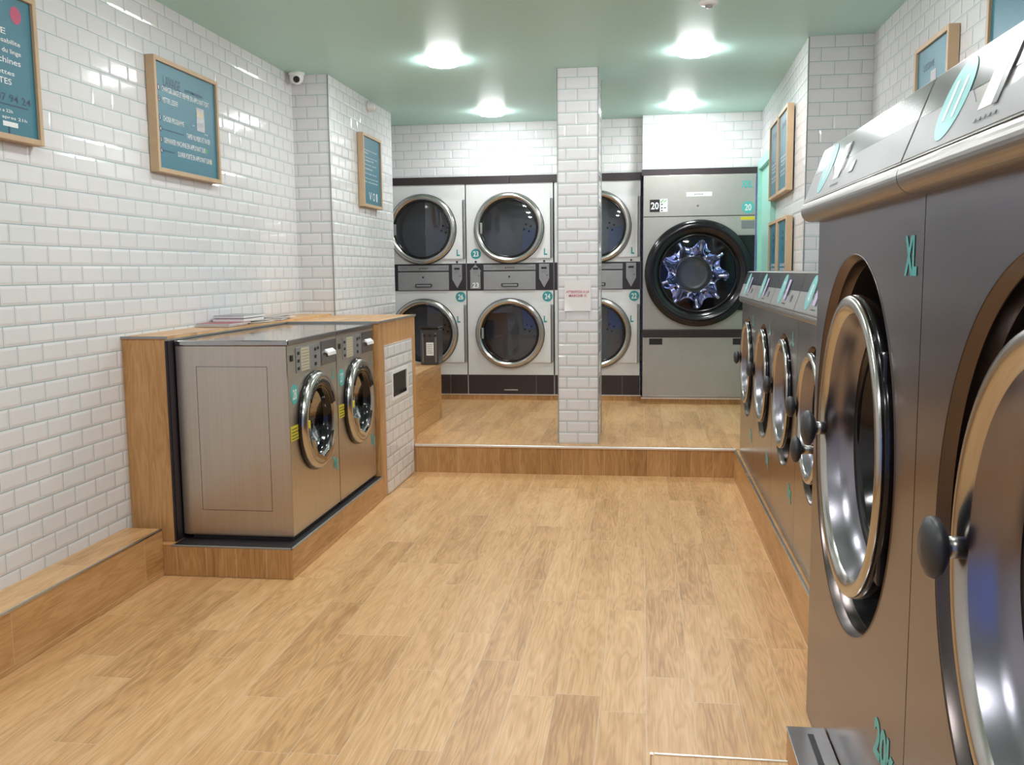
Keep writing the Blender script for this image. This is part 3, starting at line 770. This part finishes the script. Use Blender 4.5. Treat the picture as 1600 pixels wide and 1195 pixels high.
# ------------------------------------------------------------------ right-hand washers
def porthole(t, cx, cz, R, yf, depth, knob, Z=0, big=False, kx=1., knob2=None):
    """door ring whose front lies at y = yf; sub-parts hang under the door"""
    k = R/.371
    d = MB().lathe([(R*.96, yf-.006*k), (R*.992, yf-.008*k), (R*.998, yf-.013*k), (R*.985, yf-.020*k), (R*.95, yf-.024*k), (R*.91, yf-.019*k), (R*.875, yf-.006*k),
                    (R*.862, yf+.004), (R*.832, yf+.0255*k), (R*.785, yf+.066*k)], cx, cz, 120, kx)
    door = d.build('door', 'ring_satin', t)
    m = MB().lathe([(R*.872, yf-.0045*k), (R*.860, yf+.0038), (R*.83, yf+.025*k), (R*.782, yf+.065*k), (R*.74, yf+.068*k)], cx, cz, 120, kx)
    for i in range(len(m.v)):
        x, y, z = m.v[i]; m.v[i] = (x, y-.0012, z)
    m.build('bowl', 'bowl', door)
    MB().lathe([(R*.94, yf-.0075*k), (R*.990, yf-.0078*k), (R*1.002, yf-.004*k), (R*1.004, yf+.006*k), (R*.998, yf+depth)], cx, cz, 96, kx).build('door_rim', 'black', door)
    g = MB().lathe([(R*.778, yf+.060*k), (R*.74, yf+.063*k), (R*.70, yf+.075*k), (R*.66, yf+.12*k), (R*.5, yf+.18*k), (R*.25, yf+.225*k), (.0005, yf+.235*k)], cx, cz, 80, kx)
    g.build('glass', 'black', door)
    for i, kk in enumerate(knob):
        x, y0, y1, z, r = kk
        st = MB().tube((x, y0, z), (x, y1+.012, z), r*.36, 20).build('knob_stem', 'satin', door)
        MB().lathe([(r*.30, y1+.016), (r*.62, y1+.012), (r*.95, y1+.002), (r, y1-.005), (r*.93, y1-.013), (r*.6, y1-.020), (.0005, y1-.023)], x, z, 36).build('knob_cap', 'rubber', st)
    # hinge blocks on the near side
    for a in (.62, -.62):
        hx, hz = cx+R*.985*kx*math.cos(a), cz+R*.985*math.sin(a)
        MB().box(hx-.018*k, hx+.022*k, yf-.004, yf+.05*k, hz-.045*k, hz+.045*k, .006*k).build('hinge_block', 'black', door)
    return door

def recess(t, cx, cz, rx, rz, depth):
    k = rx/rz
    m = MB().lathe([(rz*1.004, .0003), (rz*1.0, -.002), (rz*.994, .001), (rz*.985, .022), (rz*.978, .024), (rz*.976, .020), (rz*.970, .020)], cx, cz, 120, k)
    o = m.build('recess_lip', 'pan_steel', t)
    m = MB().lathe([(rz*.970, .020), (rz*.962, .045), (rz*.958, .048)], cx, cz, 120, k); m.build('recess_wall', 'pan_steel', o)
    m = MB().lathe([(rz*.958, .046), (rz*.955, depth)], cx, cz, 120, k); m.build('recess_inner', 'blackm', o)
    m = MB().lathe([(rz*.955, depth), (rz*.5, depth+.004), (.0005, depth+.004)], cx, cz, 96, k); m.build('recess_floor', 'blackm', o)

def control_slope(t, W, pts, num, numx, disx, lower_frac=.5, big=False):
    """pts: bull centre(y,z), bull radius, slope bottom (y,z), slope top (y,z), depth back"""
    (by, bz), br, (y0, z0), (y1, z1), yb = pts
    prof = []
    a_s, a_e = math.radians(-100), math.radians(-235)
    for i in range(15):
        a = math.radians(-80)-math.radians(145)*i/14
        prof.append((by+br*math.cos(a), bz+br*math.sin(a)))
    m = MB(); outline = [(yb, bz-br*.9)]+prof+[(y0, z0), (y1, z1), (y1+.012, z1+.004), (yb, z1+.004)]
    m.prismx(outline, -W, W, smooth=False)
    for i in range(len(m.f)): m.sm[i] = False
    cp = m.build('control_top', 'satin', t)
    # slope frame
    L = math.hypot(y1-y0, z1-z0); dy, dz = (y1-y0)/L, (z1-z0)/L; ny, nz = -dz, dy     # outward normal
    def S(x, s, h): return (x, y0+dy*s+ny*h, z0+dz*s+nz*h)
    def plate(mb, poly, h0, h1, mi=0):
        n = len(poly); vs = [S(x, s, h0) for x, s in poly]+[S(x, s, h1) for x, s in poly]
        mb.add(vs, [tuple(range(n)), tuple(reversed(range(n, 2*n)))]+[(i, i+n, (i+1) % n+n, (i+1) % n) for i in range(n)], mi)
    w = W-.004
    lo = L*.56
    m = MB(); plate(m, [(-w, .004), (w, .004), (w, lo*.92), (disx+.16*W*2, lo*.92), (disx+.10, lo*.62), (disx+.055, lo*.62), (disx-.055, lo*.62), (disx-.10, lo*.92), (-w, lo*.92)], .0004, .0009)
    m.build('grey_film', 'ltgrey', cp)
    m = MB(); plate(m, [(-w, lo*.93), (w, lo*.93), (w, L-.002), (-w, L-.002)], .0002, .0006); m.build('dark_film', 'film', cp)
    m = MB(); plate(m, [(disx-.028, lo*.42), (disx+.028, lo*.42), (disx+.030, L*.80), (disx-.026, L*.80)], .0010, .0014)
    m.build('display_label', 'lilac' if not big else 'white', cp)
    m = MB(); plate(m, [(disx+.036, lo*.40), (disx+.055, lo*.40), (disx+.057, L*.80), (disx+.038, L*.80)], .002, .003); m.build('display_edge', 'navy' if not big else 'mid', cp)
    m = MB(); plate(m, [(disx+.17, lo*.40), (disx+.21, lo*.40), (disx+.21, lo*.70), (disx+.17, lo*.70)], .002, .003); m.build('button', 'mid', cp)
    m = MB()
    for q in range(5): plate(m, [(disx-.02+q*.02, lo*.20), (disx-.012+q*.02, lo*.20), (disx-.012+q*.02, lo*.26), (disx-.02+q*.02, lo*.26)], .0018, .0026)
    m.build('print', 'mid', cp)
    # round number
    r = L*.43; c = L*.52; N = 36
    m = MB(); plate(m, [(numx+r*.92*math.cos(2*PI*i/N), c+r*math.sin(2*PI*i/N)) for i in range(N)], .0012, .0018)
    d = m.build('number_sticker', 'aqua_lt', cp)
    tm = MB(); text_mb(tm, num, 0, 0, r*(.85 if len(num) > 1 else .5), r*1.0, 0, bold=.03)
    tm.v = [S(numx+x, c+z, .0022) for x, y, z in tm.v]
    tm.build('number', 'white', d)
    if len(num) > 0: d['label'] = 'round pale aqua sticker with white number %s' % num
    # grooves at the ends
    return cp

def small_washer(yc, num, label, depth=.66):
    t = thing('washing_machine', label, 'washing machine', (.633, yc, .1955), -PI/2, 'small steel washing machines on the right plinth')
    z0 = .1955; Z = lambda z: z-z0
    W = .363
    cx, cz = 0.0, .797
    m = MB(); m.hole_panel(-W, W, 0.004, Z(1.19), 0, cx, Z(cz), .280, .300)
    m.box(-W, -W+.003, .001, depth, 0.003, Z(1.19)); m.box(W-.003, W, .001, depth, 0.003, Z(1.19)); m.box(-W, W, depth-.003, depth, 0.003, Z(1.19)); m.box(-W, W, .001, depth, 0.003, .008)
    m.build('body', 'steel', t)
    recess(t, cx, Z(cz), .280, .300, .085)
    kn = [(-.245, -.010, -.038, Z(.835), .042)]
    if num == '8' : kn.append((.205, -.010, -.085, Z(.746), .047))
    porthole(t, cx, Z(.825), .247, -.008, .085, kn, kx=.95)
    control_slope(t, W, ((-.003, Z(1.196)), .019, (-.021, Z(1.212)), (.030, Z(1.366)), depth), num, -.115, .02)
    sticker_text(t, 'L', .250, Z(1.09), .035, .060, -.0012, 'aqua')
    sticker_text(t, '10kg', .235, Z(.42), .090, .085, -.0012, 'aqua')
    return t
small_washer(5.795, '5', 'small steel washing machine on right plinth, farthest one beside the large grey dryer', .31)
small_washer(5.065, '6', 'small steel washing machine on right plinth, second from the large grey dryer')
small_washer(4.335, '7', 'small steel washing machine on right plinth, third from the large grey dryer')
small_washer(3.605, '8', 'small steel washing machine on right plinth, half hidden behind machine 9')

def xl_washer(yc, W, num, label, rcx, knobx, stick=True):
    t = thing('large_washing_machine', label, 'washing machine', (.517, yc, 0.0015), -PI/2, 'large steel washing machines at right')
    D = .78; zt = 1.530
    rx, rz, cz = .437, .476, .940
    m = MB(); m.hole_panel(-W, W, .004, zt, 0, rcx, cz, rx, rz, 128)
    m.box(-W, -W+.003, .001, D, .003, zt); m.box(W-.003, W, .001, D, .003, zt); m.box(-W, W, D-.003, D, .003, zt); m.box(-W, W, .001, D, .003, .008)
    m.build('body', 'steel_dark', t)
    recess(t, rcx, cz, rx, rz, .12)
    porthole(t, rcx+.045, cz+.006, .372, -.001, .12, [(knobx, -.020, -.062, .950, .049)], kx=.92)
    control_slope(t, W, ((-.022, 1.549), .032, (-.047, 1.572), (.010, 1.724), D), num, -W+.205, -W+.385, big=True)
    if stick:
        sticker_text(t, 'XL', yc-1.930, 1.405, .085, .078, -.0012, 'aqua')
        sticker_text(t, '20kg', yc-1.975, .345, .20, .115, -.0012, 'aqua')
    return t
xl_washer(2.380, .530, '9', 'large steel washing machine numbered 9 with big chrome porthole and XL sticker', -.047, -.245)
xl_washer(1.316, .530, '11', 'large steel washing machine numbered 11, nearest to the camera at the right edge', .046, -.184, False)

# ------------------------------------------------------------------ framed posters
def poster(loc, rz, W, H, label, group, build, D=.048, fw=.022):
    """origin: middle of the lower edge at the wall; front faces local -y"""
    t = thing('framed_poster', label, 'poster', loc, rz, group)
    w = W/2
    m = MB()
    for a, b, c, d in ((-w, -w+fw, 0, H), (w-fw, w, 0, H), (-w+fw, w-fw, 0, fw), (-w+fw, w-fw, H-fw, H)):
        m.box(a, b, -D, -.002, c, d, .002)
    m.build('frame', 'oak', t)
    sh = MB().box(-w+fw*.8, w-fw*.8, -D+.012, -.004, fw*.8, H-fw*.8).build('sheet', 'poster', t)
    y = -D+.0112
    parts = {}
    def T(s, x, z, wd, h, mat='white', bold=.008):
        mb = parts.setdefault(mat, MB()); text_mb(mb, s, x, z, wd, h, y, bold=bold)
    k_ = [0]
    def lift(): k_[0] += 1; return .0002+.00002*k_[0]
    def B(x0, x1, z0, z1, mat): MB().box(x0, x1, y-lift(), y+.0006, z0, z1).build('printed_bar' if z1-z0 < .02 else 'picture', mat, sh)
    def O(x, z, r, mat, kx=1): MB().disc(x, z, r, y+.0002, y+.0006, 24, kx=kx).build('printed_dot', mat, sh)
    build(T, B, O, w, H)
    nm = {'white': 'lettering', 'navy': 'dark_lettering'}
    for k, mb in parts.items():
        if mb.f: mb.build(nm.get(k, 'picture'), k, sh)
    return t
def p_wash(T, B, O, w, H):
    T('LAVAGE', -.155, H-.105, .175, .050, 'navy'); T('AUTOMATIQUE', .075, H-.115, .20, .020, 'navy'); T('washing', -.15, H-.150, .06, .012)
    rows = [(.405, 'CHARGER LINGE ET FERMER EN APPUYANT FORT', -.265, .245), (.352, 'METTRE LESSIVE', -.265, -.105), (.268, 'CHOISIR PROGRAMME', -.265, -.055),
            (.172, "TAPER NUMERO ET PAYER", -.035, .225), (.150, None, 0, 0), (.098, None, 0, 0)]
    zs = [.408, .355, .265, .212, .160, .108]
    tx = [('CHARGER LINGE ET FERMER EN APPUYANT FORT', -.272, .235), ('METTRE LESSIVE', -.272, -.115), ('CHOISIR PROGRAMME', -.272, -.060),
          ('TAPER NUMERO ET PAYER', -.035, .230), ('DEMARRER MACHINE EN APPUYANT SUR', -.272, .170), ('OUVRIR PORTE EN APPUYANT SUR', -.140, .215)]
    for k, (z, (s, a, b)) in enumerate(zip(zs, tx)):
        O(-.290, z, .015, 'navy'); T(str(k+1), -.290, z, .009, .018)
        T(s, (a+b)/2+.012, z, b-a, .026)
    B(-.272, -.05, .209, .214, 'navy'); B(-.272, -.16, .106, .111, 'navy')
    B(.095, .185, .255, .375, 'mid'); B(.103, .177, .325, .360, 'cream'); B(.110, .170, .275, .300, 'ltgrey')
    O(.195, .160, .013, 'green', .9); O(.242, .108, .015, 'cream', .8)
    T('essorage', .20, .245, .04, .008); T('prix', .06, .275, .02, .008)
def p_info(T, B, O, w, H):
    T('INFORMATIONS !', -.08, H-.075, .40, .034, 'navy'); O(.235, H-.085, .032, 'pink')
    for s, a, b, z in (('LIBRE SERVICE', -.25, .17, .395), ('sous votre entiere responsabilite', -.28, .25, .360), ('chargement et dechargement du linge', -.28, .25, .325), ('surveillance des machines', -.28, .245, .292),
                       ('Les lessives en paillettes', -.28, .205, .245), ('SONT INTERDITES', -.20, .185, .215)):
        T(s, (a+b)/2, z, b-a, .022)
    T('07 50 07 94 24', .12, .155, .34, .028, 'navy'); B(-.02, .27, .128, .132, 'navy')
    T('ouvert tous les jours de 7h a 22h', .0, .105, .36, .015); T('dernier lavage apres 21h', .08, .082, .36, .015)
    B(.12, .205, .050, .068, 'white'); B(.150, .158, .024, .05, 'navy')
def p_list(T, B, O, w, H):
    for s, z, b in (('Programmes de lavage', .445, .15), ('blanc', .425, -.09), ('Temperature de l eau', .392, .14), ('couleurs 30', .370, .04), ('Essorage rapide', .338, .12), ('delicat', .308, .02), ('Sechage doux', .272, .13), ('Ne pas surcharger', .235, .17), ('la machine', .210, .15)):
        T(s, (-.185+b)/2, z-.02, b+.185, .011)
    T('V', -.06, .085, .07, .062); T('O', .035, .085, .06, .062); T('1', .115, .085, .03, .062)
def p_half(T, B, O, w, H):
    T('SECHAGE', 0, H-.10, .20, .035, 'navy')
    for k, z in enumerate((.24, .215, .19, .15, .125)): T('APPUYER SUR LE BOUTON', -.02, z, .26-.03*(k % 3), .014)
def p_low(T, B, O, w, H):
    O(0, H-.12, .035, 'navy'); T('SECHER', 0, H-.12, .05, .012); O(0, H-.21, .02, 'navy')
    for z in (.23, .20, .17): T('SELECTIONNER', 0, z, .24, .018)
def p_img(T, B, O, w, H):
    T('LESSIVE', -.05, H-.11, .16, .030, 'navy'); B(-.02, .06, H-.20, H-.14, 'mid'); T('dose', .02, H-.22, .05, .012)
    T('METTRE LA LESSIVE DANS LE BAC', 0, .2, .5, .02)
GL = 'framed teal posters'
poster((XL+.001, 4.717, 1.884), PI/2, .690, .552, 'teal washing instruction poster in light wood frame on left wall, numbered list of six lines', GL, p_wash)
poster((XL+.001, 3.140, 1.888), PI/2, .690, .552, 'teal information poster in light wood frame at the left edge, cut off by the photo', GL, p_info)
poster((XCH+.001, 7.205, 1.884), PI/2, .500, .545, 'narrow teal poster in light wood frame on the wall left of the white dryers', GL, p_list)
def rwall(y0, y1): a, b = xr(y0), xr(y1); return (min(a, b)-.0015, (y0+y1)/2), math.atan2(b-a, y1-y0)
for (y0, y1, z0, lab, fn) in ((6.335, 6.845, 1.888, 'teal poster in light wood frame on right wall, upper row, nearer of the pair', p_half),
                             (6.870, 7.370, 1.888, 'teal poster in light wood frame on right wall, upper row, beside the mint door', p_half),
                             (6.285, 6.785, 1.180, 'teal poster in light wood frame on right wall, lower row, nearer of the pair', p_low),
                             (6.825, 7.325, 1.180, 'teal poster in light wood frame on right wall, lower row, beside the mint door', p_low)):
    (wx, wy), ang = rwall(y0, y1)
    poster((wx, wy, z0), -PI/2-ang, y1-y0, .545, lab, GL, fn, D=.045)
poster((XRN-.001, 4.540, 1.845), -PI/2, .500, .550, 'teal poster in light wood frame on the right wall, seen just above machine 9', GL, p_img)
poster((XRN-.001, 3.500, 1.845), -PI/2, .690, .640, 'teal poster in light wood frame at the top right corner above machine 11', GL, p_img)

# paper sign on the pillar
t = thing('paper_sign', 'white paper sign with red warning text taped on the tiled pillar', 'sign', (-.4345, PY0-.002, 1.112))
m = MB(); N = 12
vs = []
for j in range(N+1):
    for i in range(N+1):
        u, v = i/N, j/N
        curl = .016*max(0, 1-(u+v)/.35)**1.5 + .003*(1-v)**2
        vs.append(((u-.5)*.180, -.001-curl, v*.208))
m.add(vs, [(j*(N+1)+i, j*(N+1)+i+1, (j+1)*(N+1)+i+1, (j+1)*(N+1)+i) for j in range(N) for i in range(N)], 0, True)
s = m.build('sheet', 'paper', t)
m = MB(); text_mb(m, 'ATTENTION A LA', 0, .131, .156, .0165, -.0035); text_mb(m, 'MARCHE !!!', 0, .105, .120, .0165, -.0035); m.build('lettering', 'red', s)

# ------------------------------------------------------------------ devices on walls and ceiling
t = thing('security_camera', 'white dome security camera in the ceiling corner above the left wall column', 'camera', (-2.300, 6.235, ZC))
rot = Matrix.Rotation(PI/2, 4, 'X')
MB().lathe([(.0005, 0), (.052, 0), (.054, -.010), (.048, -.020), (.0005, -.022)], 0, 0, 40).build('base', 'plastic_w', t, rot)
MB().lathe([(.046, -.018), (.046, -.035), (.040, -.055), (.026, -.070), (.0005, -.078)], 0, 0, 40).build('dome', 'plastic_w', t, rot)
m = MB(); m.lathe([(.0005, -.020), (.016, -.018), (.022, -.008), (.022, .01)], 0, 0, 28)
m.build('lens', 'black', t, Matrix.Translation((.010, -.030, -.048)) @ Matrix.Rotation(.35, 4, 'X') @ Matrix.Rotation(.3, 4, 'Z'))
t = thing('motion_sensor', 'small white sensor on the left wall near the ceiling above the narrow poster', 'sensor', (XCH+.001, 7.27, 2.635), PI/2)
MB().lathe([(.0005, -.060), (.020, -.056), (.036, -.036), (.040, -.004), (.040, 0), (.0005, 0)], 0, .03, 32).build('housing', 'plastic_w', t)
t = thing('smoke_detector', 'small round white smoke detector on the ceiling near the right lights', 'smoke detector', (.322, 4.99, ZC))
MB().lathe([(.0005, 0), (.048, 0), (.048, -.014), (.034, -.022), (.0005, -.022)], 0, 0, 32).build('housing', 'plastic_w', t, rot)
MB().lathe([(.0005, -.021), (.020, -.021), (.018, -.034), (.0005, -.037)], 0, 0, 24).build('sensor_cap', 'ltgrey', t, rot)

# ------------------------------------------------------------------ magazines on the counter, crate on the box
def magazine(x, y, z, rz, w, l, th, mat, label, curl=0.):
    """each magazine: cover with slightly lifted corner and a block of pages"""
    t = thing('magazine', label, 'magazine', (x, y, z), rz, 'magazines on the counter')
    N = 8; vs = []
    def h(u, v): return curl*max(0, (u+v-1.1)/.9)**1.6
    for zz in (th, th-.0008):
        for j in range(N+1):
            for i in range(N+1):
                u, v = i/N, j/N; vs.append(((u-.5)*w, (v-.5)*l, zz+h(u, v)))
    K = (N+1)**2; fs = []
    for j in range(N):
        for i in range(N):
            a = j*(N+1)+i; fs += [(a, a+1, a+N+2, a+N+1), (K+a, K+a+1, K+a+N+2, K+a+N+1)]
    for i in range(N):
        a, b = i, i+1; fs.append((a, b, K+b, K+a)); a, b = N*(N+1)+i, N*(N+1)+i+1; fs.append((a, b, K+b, K+a))
        a, b = i*(N+1), (i+1)*(N+1); fs.append((a, b, K+b, K+a)); a, b = a+N, b+N; fs.append((a, b, K+b, K+a))
    MB().add(vs, fs).build('cover', mat, t)
    MB().box(-w/2+.001, w/2-.002, -l/2+.002, l/2-.002, .0004, th-.0009).build('pages', 'paper', t)
    return t
ZM = 1.1085
magazine(-2.262, 4.855, ZM, .04, .190, .270, .007, 'mag_beige', 'beige magazine lying lowest at the near end of the counter shelf')
magazine(-2.262, 4.885, ZM+.0075, -.03, .188, .265, .008, 'mag_red', 'red magazine lying on the beige one on the counter shelf')
magazine(-2.262, 5.195, ZM, -.12, .185, .270, .006, 'mag_beige', 'pale magazine with a curled corner in the middle of the shelf', .012)
magazine(-2.265, 5.080, ZM+.016, .02, .180, .300, .017, 'mag_dark', 'thick dark magazine in the upper pile on the counter shelf')
magazine(-2.265, 5.095, ZM+.034, .0, .178, .300, .015, 'mag_grey', 'grey glossy magazine on top of the pile on the counter shelf')
magazine(-2.262, 5.540, ZM, .15, .186, .250, .009, 'mag_grey', 'grey magazine lying flat at the far side of the pile')
magazine(-2.262, 5.560, ZM+.0095, -.2, .180, .240, .007, 'mag_beige', 'beige open magazine on the grey one at the far side of the pile', .016)

t = thing('dark_cuboid', 'dark plastic crate with white label on the wood-look box before dryer 26', 'cuboid', (-1.672, 7.39, .6485))
m = MB(); m.box(-.082, .062, -.055, .12, 0, .285, .008)
m.build('body', 'bin', t)  # dark cuboid carrying a lid, studs and a white label
MB().box(-.080, .068, -.062, .125, .282, .300, .005).build('lid', 'black', t)
m = MB(); m.box(.035, .050, -.0600, -.054, .02, .255, .002); m.box(-.068, -.056, -.060, -.054, .02, .255, .002); m.build('corner_bar', 'mid', t)
m = MB()
for k in range(3): m.disc(-.05+.045*k, .235, .011, -.062, -.055, 14)
m.build('stud', 'blackm', t)
lb = MB().box(-.035, .025, -.0575, -.055, .075, .180).build('label', 'white', t)
m = MB()
for k in range(5): m.box(-.028, .016-.006*(k % 2), -.0583, -.0575, .095+k*.016, .099+k*.016)
m.build('print', 'mid', lb)
